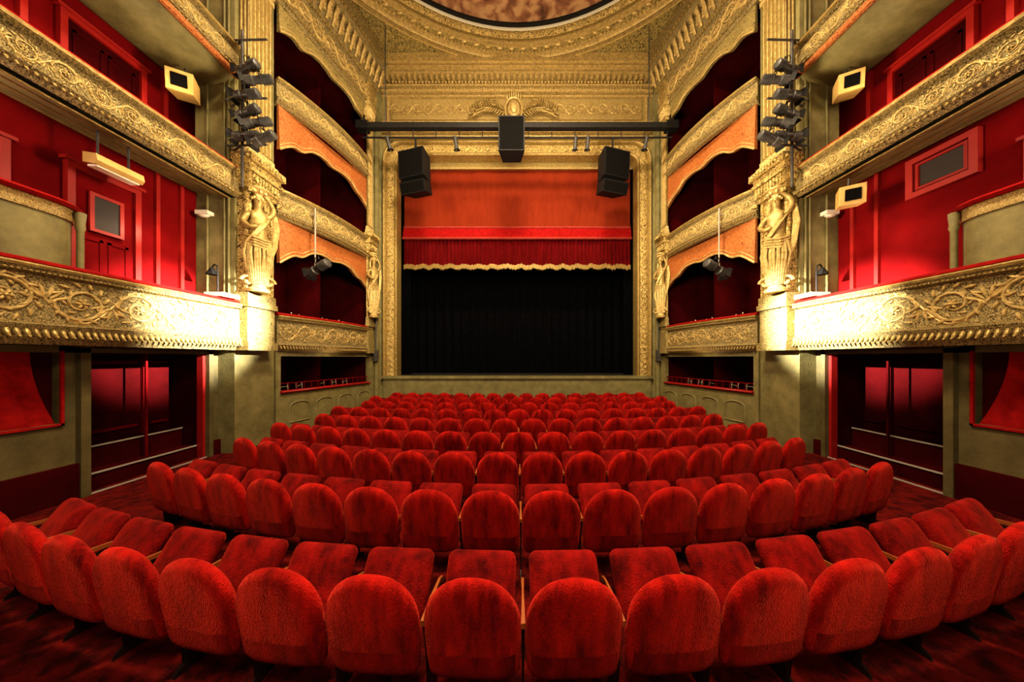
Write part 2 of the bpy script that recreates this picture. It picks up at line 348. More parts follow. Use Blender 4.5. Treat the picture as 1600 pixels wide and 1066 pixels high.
def parapet(name,label,A,B,z0,z1,s,style,cushion=True,bulge=0):
    P0,L,t,n=mk(A,B)
    def P(u,z,d=0): return P0(u,z,d+bulge*math.sin(pi*min(1,max(0,u/L)))**.8 if bulge else d)
    mid=P(L/2,z0); mid.x*=s
    e=thing(name,label,'balcony',mid)
    h=z1-z0; path=[P(L*i/16,0) for i in range(17)] if bulge else [P(0,0),P(L,0)]
    if style=='big':
        body=[(-.12,z0),(-.02,z0),(.02,z0+.06),(.10,z0+.20),(.12,z0+.24),(.06,z0+.27),(.05,z1-.12),(.10,z1-.10),(.12,z1-.05),(-.12,z1-.05)]
    else:
        body=[(-.12,z0),(.0,z0),(.06,z0+.08*h),(.12,z0+.18*h),(.07,z0+.22*h),(.04,z0+.25*h),(.04,z1-.16*h),(.1,z1-.12*h),(.12,z1-.05),(-.12,z1-.05)]
    part(e,'parapet_body',MB().sweep(path,body,Z3).mir(s),SCROLLG,True)
    m=MB()
    if style=='big':
        scrolls(m,P,t,n,.05,L-.02,(z0+.27+z1-.12)/2,(z1-.12-z0-.27),.60,.020,.055)
        part(e,'scroll_relief',m.mir(s),SCR,True,label='pale gilt acanthus scroll carving')
        m=MB(); leafrow(m,P,t,n,0,L,z0+.15,.09,.07,.075); eggs(m,P,t,n,0,L,z0+.265,.075,.04,.014); eggs(m,P,t,n,0,L,z1-.09,.11,.045,.014)
        part(e,'leaf_moulding',m.mir(s),GOLDS,True)
    else:
        scrolls(m,P,t,n,.03,L-.02,z0+.54*h,.50*h,.33 if h<.8 else .42,.011,.04)
        part(e,'scroll_relief',m.mir(s),SCR,True)
        m=MB(); leafrow(m,P,t,n,0,L,z0+.14*h,.08,.07,.08*h); eggs(m,P,t,n,0,L,z1-.1*h,.105,.05,.016)
        part(e,'leaf_moulding',m.mir(s),GOLDS,True)
    m=MB().sweep(path,[(-.12,z1-.05),(.13,z1-.05),(.14,z1-.02),(.13,z1),(-.12,z1)],Z3)
    part(e,'top_moulding',m.mir(s),GOLDS,True)
    if cushion:
        m=MB().sweep(path,[(-.16,z1),(.06,z1),(.09,z1+.02),(.08,z1+.05),(.02,z1+.075),(-.12,z1+.07),(-.17,z1+.03)],Z3)
        part(e,'velvet_rail',m.mir(s),VRAIL,True,label='red velvet padded handrail')
    return e,P,L,t,n
# ------------------------------------------------------------------ galleries
for s in(-1,1):
    sd='left' if s<0 else 'right'
    GA=V((W,.0,0));GB=V((W,6.2,0))
    parapet('gallery_balcony','first tier gallery front with pale scroll carving and red velvet rail',GA,GB,2.17,3.14,s,'big')
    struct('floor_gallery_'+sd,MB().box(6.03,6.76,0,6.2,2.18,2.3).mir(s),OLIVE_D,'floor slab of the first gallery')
    e,P,L,t,n=parapet('gallery_balcony','second tier gallery front with gilt frieze and olive soffit',GA,GB,5.38,5.95,s,'fine')
    part(e,'gallery_soffit',MB().sweep([(W,0,0),(W,6.2,0)],[(-1.2,5.60),(-1.2,5.50),(-.8,5.48),(-.5,5.44),(-.2,5.38),(-.02,5.38),(-.05,5.60)],Z3).mir(s),OLIVE,True)
    m=MB()
    for x,z in((6.05,5.38),(6.2,5.40),(6.45,5.44),(6.7,5.48)): m.tube([(x,0,z),(x,6.2,z)],.018,6)
    part(e,'soffit_beading',m.mir(s),GOLDS,True)
    e,P,L,t,n=parapet('gallery_balcony','third tier gallery front with gilt orange edging',GA,GB,7.95,8.5,s,'fine')
    part(e,'gallery_soffit',MB().sweep([(W,0,0),(W,6.2,0)],[(-1.2,8.0),(-1.2,7.8),(-1.1,7.74),(-.5,7.74),(-.2,7.8),(-.02,7.95),(-.05,8.0)],Z3).mir(s),OLIVE,True)
    part(e,'orange_fascia',MB().tube([(W-.03,0,7.93),(W-.03,6.2,7.93)],.06,8).mir(s),ORNG,True)
    lo=thing('loge_partition','rounded olive loge partition with gilt frieze and red rail','partition',(s*6.35,2.4,2.3))
    cp=[(6.33,.2,0),(6.33,3.95,0)]+[(6.33+.4*(1-math.cos(a)),3.95+.42*math.sin(a),0) for a in [pi/2*i/8 for i in range(1,9)]]
    part(lo,'partition_panel',MB().sweep(cp,[(-.06,2.3),(0,2.3),(0,4.0),(-.06,4.0)],Z3).mir(s),OLIVE,True)
    part(lo,'gilt_frieze',MB().sweep(cp,[(-.07,3.96),(.02,3.96),(.03,3.99),(.03,4.09),(.05,4.12),(-.07,4.12)],Z3).mir(s),GOLDF,True)
    part(lo,'velvet_rail',MB().sweep(cp,[(-.10,4.12),(.08,4.12),(.11,4.16),(.06,4.2),(-.10,4.2)],Z3).mir(s),VRAIL,True)
    m=MB().lathe([(.05,2.3),(.05,2.4),(.034,2.45),(.036,3.85),(.05,3.9),(.044,3.96),(.055,4.08),(.055,4.12)],(6.38,4.30,0),14)
    part(lo,'colonnette',m.mir(s),OLIVE,True)
# ------------------------------------------------------------------ doors in galleries
dn=0
def door(s,y0,y1,z0,z1,x=7.1,win=True,leafm=REDD,win_white=False):
    global dn; dn+=1
    e=bpy.data.objects.new('door_%d'%dn,None); COL.objects.link(e); e.location=(s*x,(y0+y1)/2,z0); e['kind']='structure'; e['label']='dark red gallery door with lighter red frame'; e['category']='door'
    fr=MB(); w=.08
    fr.box(x-.09,x-.01,y0-w,y0,z0,z1+w).box(x-.09,x-.01,y1,y1+w,z0,z1+w).box(x-.09,x-.01,y0,y1,z1,z1+w)
    fr.box(x-.12,x-.01,y0-w-.04,y1+w+.04,z1+w,z1+w+.05)
    part(e,'door_frame',fr.mir(s),REDT,True)
    lf=MB().box(x-.04,x-.01,y0,y1,z0,z1)
    yc=(y0+y1)/2
    for a,b in((.06,.30),(.34,.62)) if win else ((.06,.42),(.48,.93)):
        za,zb=z0+(z1-z0)*a,z0+(z1-z0)*b
        for ya,yb in((y0+.07,yc-.03),(yc+.03,y1-.07)): 
            lf.box(x-.055,x-.04,ya,yb,za,za+.04).box(x-.055,x-.04,ya,yb,zb-.04,zb).box(x-.055,x-.04,ya,ya+.04,za,zb).box(x-.055,x-.04,yb-.04,yb,za,zb)
    part(e,'door_leaf',lf.mir(s),leafm,True)
    if win:
        ym=(y0+y1)/2; zz=z0+(z1-z0)*.78; hh=(z1-z0)*.10; g=.2
        fm=MB().box(x-.09,x-.05,ym-g,ym+g,zz-hh-.05,zz-hh).box(x-.09,x-.05,ym-g,ym+g,zz+hh,zz+hh+.05).box(x-.09,x-.05,ym-g,ym-g+.05,zz-hh,zz+hh).box(x-.09,x-.05,ym+g-.05,ym+g,zz-hh,zz+hh)
        part(e,'window_frame',fm.mir(s),PINKT,True)
        part(e,'window_pane',MB().box(x-.075,x-.05,ym-g+.05,ym+g-.05,zz-hh,zz+hh).mir(s),GLASS,True)
    part(e,'door_knob',MB().sph((x-.1,y1-.1,z0+1.0),.035).mir(s),GOLDS,True)
door(-1,4.45,5.15,2.3,4.88,x=6.76,leafm=REDW); door(-1,3.0,3.8,2.3,4.8,x=6.76)
door(1,3.0,3.8,2.3,4.8,x=6.76)
for s in(-1,1):
    door(s,4.6,5.5,5.6,7.35,win=False); door(s,2.8,3.8,5.6,7.35,win=False)
w1=bpy.data.objects.new('window_1',None); COL.objects.link(w1); w1.location=(6.76,4.66,4.72); w1['kind']='structure'; w1['label']='internal window with muted red surround and dark glass'; w1['category']='window'
x=6.76
def rim(x0,x1,y0,y1,z0,z1,w): return MB().box(x0,x1,y0-w,y1+w,z1,z1+w).box(x0,x1,y0-w,y1+w,z0-w,z0).box(x0,x1,y0-w,y0,z0,z1).box(x0,x1,y1,y1+w,z0,z1)
part(w1,'surround',rim(x-.08,x,4.36,4.98,4.80,5.28,.09),PINKT,True)
part(w1,'inner_frame',rim(x-.06,x,4.42,4.92,4.86,5.22,.04),REDT,True)
part(w1,'window_pane',MB().box(x-.03,x-.005,4.42,4.92,4.86,5.22),GLASS,True)
k=5
for s in(-1,1):
    m=MB()
    for y in(5.5,5.9): m.box(6.70,6.76,y-.03,y+.03,2.3,5.46)
    k+=1; struct('trim_%d'%k,m.mir(s),REDT,'red vertical wall battens')
    m=MB()
    for y in(4.2,5.9): m.box(7.03,7.1,y-.035,y+.035,5.62,7.74)
    k+=1; struct('trim_%d'%k,m.mir(s),REDT,'red vertical wall battens')
for s in(-1,1):
    k+=1; m=MB().box(6.22,6.3,4.2,4.3,0,2.17).box(6.22,6.3,5.95,6.03,0,2.17).box(6.22,6.3,4.2,6.03,2.08,2.15)
    struct('trim_%d'%k,m.mir(s),OLIVE_D,'olive doorway surround')
    k+=1; m=MB().box(6.3,6.42,5.9,5.95,0,2.08); struct('trim_%d'%k,m.mir(s),REDT,'red door lining')
    st=thing('side_steps','carpeted steps with white nosings inside side doorway','steps',(s*6.7,5.1,0))
    part(st,'step_body',MB().box(6.44,7.03,4.32,5.93,0,.25).box(6.75,7.03,4.32,5.93,.25,.6).mir(s),REDD,True)
    part(st,'step_nosing',MB().box(6.42,6.45,4.32,5.93,.24,.262).box(6.73,6.76,4.32,5.93,.59,.612).box(6.25,6.27,4.32,5.93,0,.022).mir(s),DIMW,True,label='white step nosing')
    m=MB().box(6.62,6.65,5.25,5.28,0.25,2.08).box(6.98,7.04,4.7,4.76,.6,2.1).box(6.98,7.04,5.5,5.56,.6,2.1)
    for ya,yb in((4.4,4.65),(4.82,5.44),(5.62,5.9)): m.box(7.0,7.04,ya,yb,.75,.80).box(7.0,7.04,ya,yb,1.9,1.95)
    k+=1; struct('trim_%d'%k,m.mir(s),REDW if s<0 else REDD,'red door post')
    sd='left' if s<0 else 'right'
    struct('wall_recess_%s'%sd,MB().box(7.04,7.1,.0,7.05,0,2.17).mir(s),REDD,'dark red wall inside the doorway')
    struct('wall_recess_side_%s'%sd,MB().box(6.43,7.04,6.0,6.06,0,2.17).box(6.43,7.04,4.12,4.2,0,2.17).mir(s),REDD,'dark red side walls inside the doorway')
    w=thing('curtained_opening','low red curtained opening with thin red frame','window',(s*6.35,3.42,1.1))
    part(w,'frame',MB().box(6.27,6.3,2.75,4.08,1.07,1.1).box(6.27,6.3,4.05,4.08,1.07,2.1).box(6.27,6.3,2.75,2.8,1.07,2.1).mir(s),VRAIL,True)
    part(w,'dark_backing',MB().box(6.40,6.42,2.8,4.05,1.1,2.08).mir(s),REDD,True)
    fr_=.83 if s<0 else .80
    part(w,'swagged_curtain',MB().sheet(lambda a,b:(6.34+.02*math.sin(a*22),2.8+1.24*a*(fr_+(1-fr_)*(1-b)**1.8),1.1+.98*b),40,12).mir(s),VRAIL,True)
# ------------------------------------------------------------------ boxes
P,Lf,t,n=mk(FA,FB)
def slab(z0,z1,s):
    a=P(0,0,-.14);b=P(Lf,0,-.14)
    vs=[(a.x,a.y,z0),(7.0,a.y,z0),(7.0,b.y,z0),(b.x,b.y,z0),(a.x,a.y,z1),(7.0,a.y,z1),(7.0,b.y,z1),(b.x,b.y,z1)]
    return MB().add(vs,[(0,3,2,1),(4,5,6,7),(0,1,5,4),(1,2,6,5),(2,3,7,6),(3,0,4,7)]).mir(s)
def valance(s,ztop,drop_end,drop_mid,lab,mat=ORNG):
    U0,U1=.05,Lf-.3
    def zl(u):
        q=(u-U0)/(U1-U0)
        w=abs(2*q-1)
        arch=drop_mid+(drop_end-drop_mid)*(w**2.6)
        return ztop-arch-.11*math.exp(-((w-.60)/.13)**2)-.08*math.exp(-(w/.16)**2)
    def dd(u,z): return .04*math.sin((u-U0)/(U1-U0)*6*pi)*(ztop-z)/drop_end
    mid=P(Lf/2,ztop);mid.x*=s; mid.z=ztop-drop_end
    e=thing('box_valance',lab,'valance',mid,group='scalloped box valances')
    us=[U0+(U1-U0)*i/120 for i in range(121)]
    m=MB(); rings=[]
    for u in us:
        z=zl(u); w=dd(u,z); rings.append([P(u,ztop,.02),P(u,ztop,-.04),P(u,z,-.04+w),P(u,z,.06+w)])
    m.loft(rings); part(e,'valance_panel',m.mir(s),mat,True)
    m=MB().tube([P(u,zl(u),.06+dd(u,zl(u))) for u in us],.026,6)
    m.tube([P(u,zl(u)+.10,.055+dd(u,zl(u))*.85) for u in us],.012,6)
    part(e,'valance_edging',m.mir(s),SCR,True)
for s in(-1,1):
    sd='left' if s<0 else 'right'
    FB2=P(Lf-.3,0)
    parapet('box_balcony','first tier bowed box front with gilt carving',FA,FB2,2.17,3.05,s,'gold',bulge=.16)
    parapet('box_balcony','second tier bowed box front with gilt carving',FA,FB2,5.45,6.15,s,'gold',cushion=False,bulge=.22)
    parapet('box_balcony','third tier bowed box front with gilt carving',FA,FB2,8.25,8.85,s,'gold',cushion=False,bulge=.22)
    for i,(a,b) in enumerate(((2.18,2.3),(5.46,5.58),(8.26,8.38),(10.6,10.72))):
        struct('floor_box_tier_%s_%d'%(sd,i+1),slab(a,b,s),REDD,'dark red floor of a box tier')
    valance(s,5.45,1.1,.48,'orange embossed arched valance with gilt edging over first tier box')
    valance(s,8.25,1.1,.48,'orange embossed arched valance with gilt edging over second tier box')
    valance(s,10.75,.7,.3,'gilt valance over third tier box',GOLDO)
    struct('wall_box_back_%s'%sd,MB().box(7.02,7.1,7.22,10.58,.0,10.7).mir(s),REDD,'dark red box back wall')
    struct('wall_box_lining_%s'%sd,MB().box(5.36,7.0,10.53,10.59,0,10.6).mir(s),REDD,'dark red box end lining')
    m=MB(); a=P(Lf*.5,0,-.35)
    for z0,z1 in((.3,2.17),(2.3,5.45),(5.58,8.25),(8.38,10.6)): m.box(a.x+.15,7.0,a.y-.03,a.y+.03,z0,z1)
    struct('wall_box_partition_%s'%sd,m.mir(s),REDD,'dark red partition between boxes')
    m=MB()
    for y in(7.7,8.3,9.5,10.1): m.box(6.97,7.02,y-.03,y+.03,2.3,4.6)
    k+=1; struct('trim_%d'%k,m.mir(s),REDT,'red box door posts')
    mid=P(Lf/2,10.7);mid.x*=s
    c=thing('side_cornice','heavy gilded cornice with carved brackets over boxes','cornice',mid)
    prof=[(-.14,10.75),(.04,10.75),(.06,10.85),(.1,10.9),(.1,11.45),(.2,11.55),(.22,11.7),(.3,11.78),(.3,12.15),(.42,12.25),(.5,12.5),(.52,12.9),(-.14,12.9)]
    part(c,'cornice_body',MB().sweep([P(0,0),P(Lf,0)],prof,Z3).mir(s),SCROLLG,True)
    m=MB()
    for i in range(16):
        u=(i+.5)*Lf/16
        m.tube([P(u,12.15,.42),P(u,12.05,.44),P(u,11.9,.36),P(u,11.75,.32),P(u,11.6,.26)],[.04,.055,.05,.038,.04],6)
        for q in range(3): m.ell(P(u+Lf/32,11.98-.1*q,.30),t*.05,V((0,0,1))*.05,n*.05,6,4)
    scrolls(m,P,t,n,.05,Lf,11.18,.5,.42,.022,.11)
    part(c,'carved_brackets',m.mir(s),SCR,True)
    m=MB(); eggs(m,P,t,n,0,Lf,12.4,.5,.12,.06,.05); eggs(m,P,t,n,0,Lf,11.52,.2,.08,.045,.035); eggs(m,P,t,n,0,Lf,10.88,.1,.08,.04,.03); eggs(m,P,t,n,0,Lf,12.75,.53,.08,.04,.03)
    part(c,'egg_moulding',m.mir(s),GOLDS,True)
def chair_master():
    e=thing('box_chair','small gilt chair with red velvet seat inside box','chair',(0,0,0),group='gilt chairs inside the boxes')
    m=MB()
    for x in(-.18,.18): 
        m.tube([(x,-.2,0),(x,-.19,.45),(x,-.24,.95)],.013,6)
        m.sph((x,-.24,.97),.02)
    for zz in(.6,.9): m.tube([(-.18,-.215,zz),(0,-.24,zz+.02),(.18,-.215,zz)],.013,6)
    part(e,'backrest',m,BRASS)
    for x in(-.18,.18): part(e,'leg',MB().tube([(x,.18,0),(x,.18,.43)],.018,6),GOLDP)
    ol=[(.2*math.cos(a),.2*math.sin(a)) for a in [2*pi*i/20 for i in range(20)]]
    part(e,'seat',MB().pillow(ol,(0,0),.08,Matrix.Translation((0,0,.45))@Matrix.Rotation(pi/2,4,'X')),VRAIL)
    return e
cm=chair_master(); first=True
for s in(-1,1):
    for zf,us in((.3,(.35,.85,1.33,2.1,2.56,3.0)),(2.3,(.5,1.2,2.2,2.85))):
        for u in us:
            q=P(u,0,-.5); loc=(s*q.x,q.y,zf); rot=(0,0,s*(pi/2-.2)+random.uniform(-.1,.1))
            if first: cm.location=loc; cm.rotation_euler=rot; first=False
            else: clone(cm,loc,rot)
for s in(-1,1):
    m=MB(); a=P(.02,0,-.16);b=P(Lf-.02,0,-.16)
    m.add([(a.x,a.y,0),(7.0,a.y,0),(7.0,b.y,0),(b.x,b.y,0),(a.x,a.y,.3),(7.0,a.y,.3),(7.0,b.y,.3),(b.x,b.y,.3)],[(0,3,2,1),(4,5,6,7),(0,1,5,4),(1,2,6,5),(2,3,7,6),(3,0,4,7)])
    struct('floor_box_%s'%('left' if s<0 else 'right'),m.mir(s),REDD,'raised floor of the ground level box')
    e=thing('box_sill','dark red sill with low railing of ground level box','sill',(s*P(Lf/2,0).x,P(Lf/2,0).y,1.12),group='red box sills')
    part(e,'sill',MB().sweep([P(.1,0),P(Lf-.25,0)],[(-.16,1.12),(.05,1.12),(.07,1.15),(.05,1.18),(-.16,1.18)],Z3).mir(s),REDT,True)
    m=MB().tube([P(.14,1.36,-.06),P(Lf-.28,1.36,-.06)],.016,6)
    for i in range(15): u=.16+i*(Lf-.46)/14; m.tube([P(u,1.18,-.06),P(u,1.36,-.06)],.009,6)
    part(e,'railing',m.mir(s),REDW,True)
# ------------------------------------------------------------------ pilasters
def giltpil(s,cx,cy,w,dep):
    e=thing('gilded_pilaster','tall gilded pilaster with carved bands and fluted upper shaft','pilaster',(s*cx,cy,2.17))
    h=w/2
    def bx(z0,z1,ex): return (cx-dep-ex,cx-.005,cy-h-ex*.6,cy+h+ex*.6,z0,z1)
    m=MB().box(*bx(2.17,2.35,.05)).box(*bx(2.35,3.1,0)).box(*bx(3.1,3.22,.05)).box(*bx(3.22,3.4,.02))
    part(e,'pedestal',m.mir(s),GOLDO,True)
    m=MB().box(*bx(3.4,5.62,-.06))
    for yy in(cy-h+.04,cy+h-.04): m.box(cx-dep+.02,cx-dep+.08,yy-.035,yy+.035,3.4,5.62)
    part(e,'niche_back',m.mir(s),GOLD,True)
    m=MB().box(*bx(5.62,5.72,.03)).box(*bx(5.72,5.95,.08)).box(*bx(5.95,6.03,.14)).box(*bx(6.03,6.15,.1)).box(*bx(6.15,6.3,.18))
    for i in range(9):
        m.sph((cx-dep-.1,cy-h+(i+.5)*w/9,5.84),(.04,.036,.1),6,4)
        m.sph((cx-dep-.2,cy-h+(i+.5)*w/9,6.22),(.035,.03,.05),6,4)
    for i in range(5):
        m.sph((cx-dep+.03+(i*dep/5),cy-h-.07,5.84),(.035,.04,.1),6,4)
        m.sph((cx-dep-.1+(i*(dep+.1)/5),cy-h-.12,6.22),(.035,.03,.05),6,4)
    # capital volutes above figure
    for yy in(cy-h-.02,cy+h+.02):
        m.tube([(cx-dep-.08,yy+.0,5.52+0),(cx-dep-.1,yy,5.6)],.05,6)
    part(e,'entablature',m.mir(s),GOLD,True)
    y0,y1,x0=cy-h*.8,cy+h*.8,cx-dep
    m=MB().box(x0+.02,cx-.005,y0+.02,y1-.02,6.55,10.25)
    nr=max(5,int((y1-y0)/.085))
    for i in range(nr): 
        yy=y0+.03+(y1-y0-.06)*i/(nr-1); m.tube([(x0+.02,yy,6.6),(x0+.02,yy,10.2)],.026,8)
    nx=max(2,int(dep/.08))
    for i in range(nx):
        xx=x0+.05+(dep-.1)*i/max(1,nx-1)
        m.tube([(xx,y0+.02,6.6),(xx,y0+.02,10.2)],.026,8)
    part(e,'fluted_shaft',m.mir(s),GOLDS,True,ang=50)
    m=MB().box(*bx(6.3,6.42,.06)).box(*bx(6.42,6.55,.0)).box(*bx(10.2,10.3,.0)).box(*bx(10.3,10.7,-.01)).box(*bx(10.7,10.8,.08))
    for lv,z in((0,10.42),(1,10.58)):
        for i in range(6): m.sph((x0-.01-.02*lv,cy-h+(i+.5)*w/6,z),(.06,.05,.11),6,4)
        for i in range(3): m.sph((x0+.04+dep*i/3,cy-h-.01,z),(.045,.05,.11),6,4)
    part(e,'capital_and_base',m.mir(s),GOLDP,True)
    part(e,'upper_block',MB().box(*bx(10.8,12.9,.05)).mir(s),GOLD,True)
    return e
def statue_master():
    e=thing('caryatid_statue','gilded draped female caryatid with one arm raised','statue',(0,0,0),group='gilded caryatids')
    me=bpy.data.meshes.new('body'); 
    J=[((0,0,1.02),.18,.14),((0,0,1.25),.135,.11),((0,-.02,1.5),.175,.13),((0,0,1.68),.115,.09),((0,0,1.78),.055,.055),((0,-.03,1.88),.075,.085),((0,-.03,1.99),.085,.095),((0,-.01,2.08),.06,.07),
       ((.17,0,1.64),.068,.068),((.25,-.02,1.84),.055,.055),((.17,-.04,2.02),.045,.045),((.07,-.01,2.16),.036,.036),
       ((-.17,0,1.62),.068,.068),((-.25,-.06,1.42),.055,.055),((-.14,-.17,1.30),.044,.044),((-.03,-.19,1.36),.036,.036),
       ((0,-.02,.75),.18,.15),((0,0,.4),.14,.12),((0,0,.1),.11,.10)]
    E=[(0,1),(1,2),(2,3),(3,4),(4,5),(5,6),(6,7),(3,8),(8,9),(9,10),(10,11),(3,12),(12,13),(13,14),(14,15),(0,16),(16,17),(17,18)]
    me.from_pydata([j[0] for j in J],E,[]); me.materials.append(GOLDS)
    o=bpy.data.objects.new('figure',me); COL.objects.link(o); o.parent=e
    md=o.modifiers.new('skin','SKIN'); sv=me.skin_vertices[0].data if me.skin_vertices else None
    if sv is None:
        bm=bmesh.new();bm.from_mesh(me);bm.verts.layers.skin.verify();bm.to_mesh(me);bm.free(); sv=me.skin_vertices[0].data
    for i,j in enumerate(J): sv[i].radius=(j[1],j[2]); sv[i].use_root=(i==0)
    md.use_smooth_shade=True; ss=o.modifiers.new('sub','SUBSURF'); ss.levels=2; ss.render_levels=2
    m=MB()
    for i in range(17):
        a=pi+pi*i/16; x=math.cos(a);y=math.sin(a); j=.02*math.sin(i*2.3)
        m.tube([(x*.18,y*.145,1.08),(x*.22+j,y*.18,.75),(x*.18,y*.16,.4),(x*.14,y*.13,.08)],[.012,.024,.022,.014],6)
    for dx in(0,.035,.07): m.tube([(.17-dx,-.03,1.62),(.08-dx,-.16,1.4),(-.08-dx*.5,-.15,1.14),(-.2,-.05,.97)],[.014,.02,.022,.014],6)
    for dz in(0,.06,-.06,-.12): m.tube([(.2,.0,1.08+dz),(.09,-.17,1.0+dz),(-.09,-.18,1.04+dz),(-.2,-.02,1.1+dz)],[.016,.024,.024,.016],6)
    # mantle hanging from the raised arm
    for q in range(4): m.tube([(.24+.02*q,.03,1.84-.03*q),(.27+.02*q,.05,1.45),(.24+.015*q,.03,1.0),(.2,.02,.65)],[.014,.026,.026,.01],6)
    part(e,'drapery',m,SCR)
    m=MB()
    m.sph((0,-.12,1.95),(.014,.028,.03),6,4)
    for x in(-.032,.032): m.sph((x,-.108,1.98),(.016,.013,.010),6,4)
    m.sph((0,-.108,1.905),(.026,.012,.009),6,4)
    part(e,'face',m,GOLDS)
    m=MB()
    for i in range(14):
        a=2*pi*i/14; m.sph((.095*math.cos(a),.02+.095*math.sin(a)*.9,2.04+.03*math.sin(a*3)),.038,6,4)
    m.sph((0,.02,2.10),(.085,.095,.06)); m.tube([(-.10,.05,2.0),(-.13,.04,1.8),(-.11,-.02,1.65)],[.03,.035,.015],6)
    part(e,'hair',m,SCR)
    m=MB().lathe([(.18,-.08),(.2,-.02),(.14,.02),(.12,.1)],(0,0,0),14)
    for sg in(-1,1): m.tube([(sg*(.16+.1*math.cos(a)*(1-a/9)),-.05,.15+.12*math.sin(a)*(1-a/9)) for a in [k2*.5 for k2 in range(14)]],.03,6)
    part(e,'scroll_base',m,SCR)
    m=MB().lathe([(.08,2.12),(.13,2.16),(.16,2.2),(.19,2.22),(.19,2.25)],(0,.02,0),14)
    for i in range(9):
        a=2*pi*i/9; m.sph((.13*math.cos(a),.02+.13*math.sin(a),2.17),(.035,.035,.05),6,4)
    part(e,'head_capital',m,SCR)
    return e
sm=None
for s in(-1,1):
    giltpil(s,5.95,6.56,.70,.26)
    giltpil(s,5.2,10.28,.36,.10)
    for (x,y,z,sc,sw_) in((5.61,6.38,3.5,.96,1.12),(4.97,10.2,3.48,.95,.9)):
        rot=(0,0,-s*math.radians(50))
        if sm is None: sm=statue_master(); sm.location=(s*x,y,z); sm.rotation_euler=rot; o=sm
        else: o=clone(sm,(s*x,y,z),rot)
        o.scale=(sc*sw_,sc*sw_,sc)
for s in(-1,1):
    m=MB()
    for x in(6.05,6.14,6.5): m.tube([(x,6.18,3.3),(x,6.18,5.0),(x,6.18,12.8)],.018,6)
    solo('cable_conduit',m.mir(s),OLIVE,'painted cable conduits running up the pier','conduit',group='cable conduits')
    e=thing('rail_lamp','cream metal lamp box at the end of gallery rail','lamp',(s*5.92,5.85,3.22))
    part(e,'housing',MB().box(5.76,6.12,5.75,6.12,3.22,3.30).mir(s),WHITE,True)
    part(e,'bent_stem',MB().tube([(6.0,5.9,3.30),(6.0,5.9,3.75),(6.03,5.92,3.86),(6.12,5.95,3.9),(6.2,5.98,3.84)],.014,8).mir(s),BLKM,True)
    part(e,'lamp_shade',MB().lathe([(.03,3.84),(.05,3.8),(.1,3.7),(.09,3.7)],(6.2,5.98,0),12).mir(s),BLKM,True)
    e=thing('wall_fixture','small white emergency light on the pier','lamp',(s*6.55,6.12,4.95))
    part(e,'housing',MB().box(6.38,6.64,6.06,6.2,4.98,5.06).mir(s),WHITE,True)
    part(e,'diffuser',MB().ell((6.51,6.13,4.98),(.11,0,0),(0,.06,0),(0,0,.05),10,6).mir(s),WHITE,True)
# ------------------------------------------------------------------ ceiling rings
CY=3.45
def arc(r,z,xm=5.35,n=48):
    th=math.asin(min(.9,xm/r)); return [(r*math.sin(th-2*th*i/n),CY+r*math.cos(th-2*th*i/n),z) for i in range(n+1)]
a=arc(6.25,12.9)
pd=MB(); ring=[(x,y,12.86) for x,y,z in a]; base=[(-5.35,2.0,12.86),(5.35,2.0,12.86)]
poly=ring+base; top=[(x,y,12.91) for x,y,z in poly]
pd.loft([poly,top]); solo('ceiling_painting',pd,PAINTING,'round brownish painted ceiling roundel','painting')
cd=thing('ceiling_ring_moulding','concentric gilded ring mouldings around the ceiling roundel','moulding',(0,CY+6.8,12.9))
for nm,r,pr,mt in(('dark_rim',6.06,[(0,.05),(0,.1),(.12,.1),(.12,.05)],BLKM),('inner_rim',6.19,[(0,0),(0,.12),(.03,.16),(.06,.12),(.06,0)],BRASS),('carved_ring',6.36,[(0,0),(0,.10),(.05,.18),(.09,.18),(.13,.10),(.13,0)],GOLD),
        ('plain_ring',6.55,[(0,0),(.02,.12),(.04,.12),(.05,0)],GOLDS),('narrow_ring',6.64,[(0,0),(.02,.10),(.03,.10),(.04,0)],SCR),('narrow_ring',6.75,[(0,0),(.02,.12),(.04,.12),(.05,0)],SCR),('outer_ring',7.07,[(0,0),(0,.14),(.04,.2),(.08,.16),(.10,0)],SCR),('narrow_ring',7.22,[(0,0),(.0,.08),(.03,.08),(.03,0)],GOLDS),('edge_ring',7.32,[(0,0),(.0,.12),(.05,.12),(.05,0)],SCR)):
    part(cd,nm,MB().sweep(arc(r,12.92),pr,(0,0,-1)),mt,True)
m=MB()
for i in range(100):
    th=math.asin(5.3/6.93); a=-th+2*th*i/99
    m.sph((7.0*math.sin(a),CY+7.0*math.cos(a),12.88),(.035,.035,.05),6,4)
for i in range(28):
    th=math.asin(5.0/6.93); a=-th+2*th*i/27
    m.sph((6.88*math.sin(a),CY+6.88*math.cos(a),12.88),(.11,.045,.06),8,5)
part(cd,'garland_beads',m,SCR,True)
# ------------------------------------------------------------------ theatre seats
SW=.262;SH=.60
def backout():
    o=[(-SW*.86,0.01),(-SW*.5,-.012),(0,-.016),(SW*.5,-.012),(SW*.86,.01),(SW*.95,.05),(SW*.98,.14),(SW,.26)]
    zs=.32
    for k2 in range(1,20):
        a=pi*k2/20; c_,s_=math.cos(a),math.sin(a)
        o.append((SW*math.copysign(abs(c_)**.88,c_),zs+(SH-zs)*abs(s_)**.93))
    o+=[(-SW,.26),(-SW*.98,.14),(-SW*.95,.05)]
    return o
lean=Matrix.Translation((0,.10,.25))@Matrix.Rotation(math.radians(9),4,'X')
seat=thing('theatre_seat','red velvet tip-up theatre seat with rounded back','seat',(0,0,0),group='rows of red theatre seats')
part(seat,'backrest',MB().pillow(backout(),(0,.30),.115,lean,(0.02,.4,.65,.8,.9,.96,.99,1.0),4.5),VELVET,ang=70)
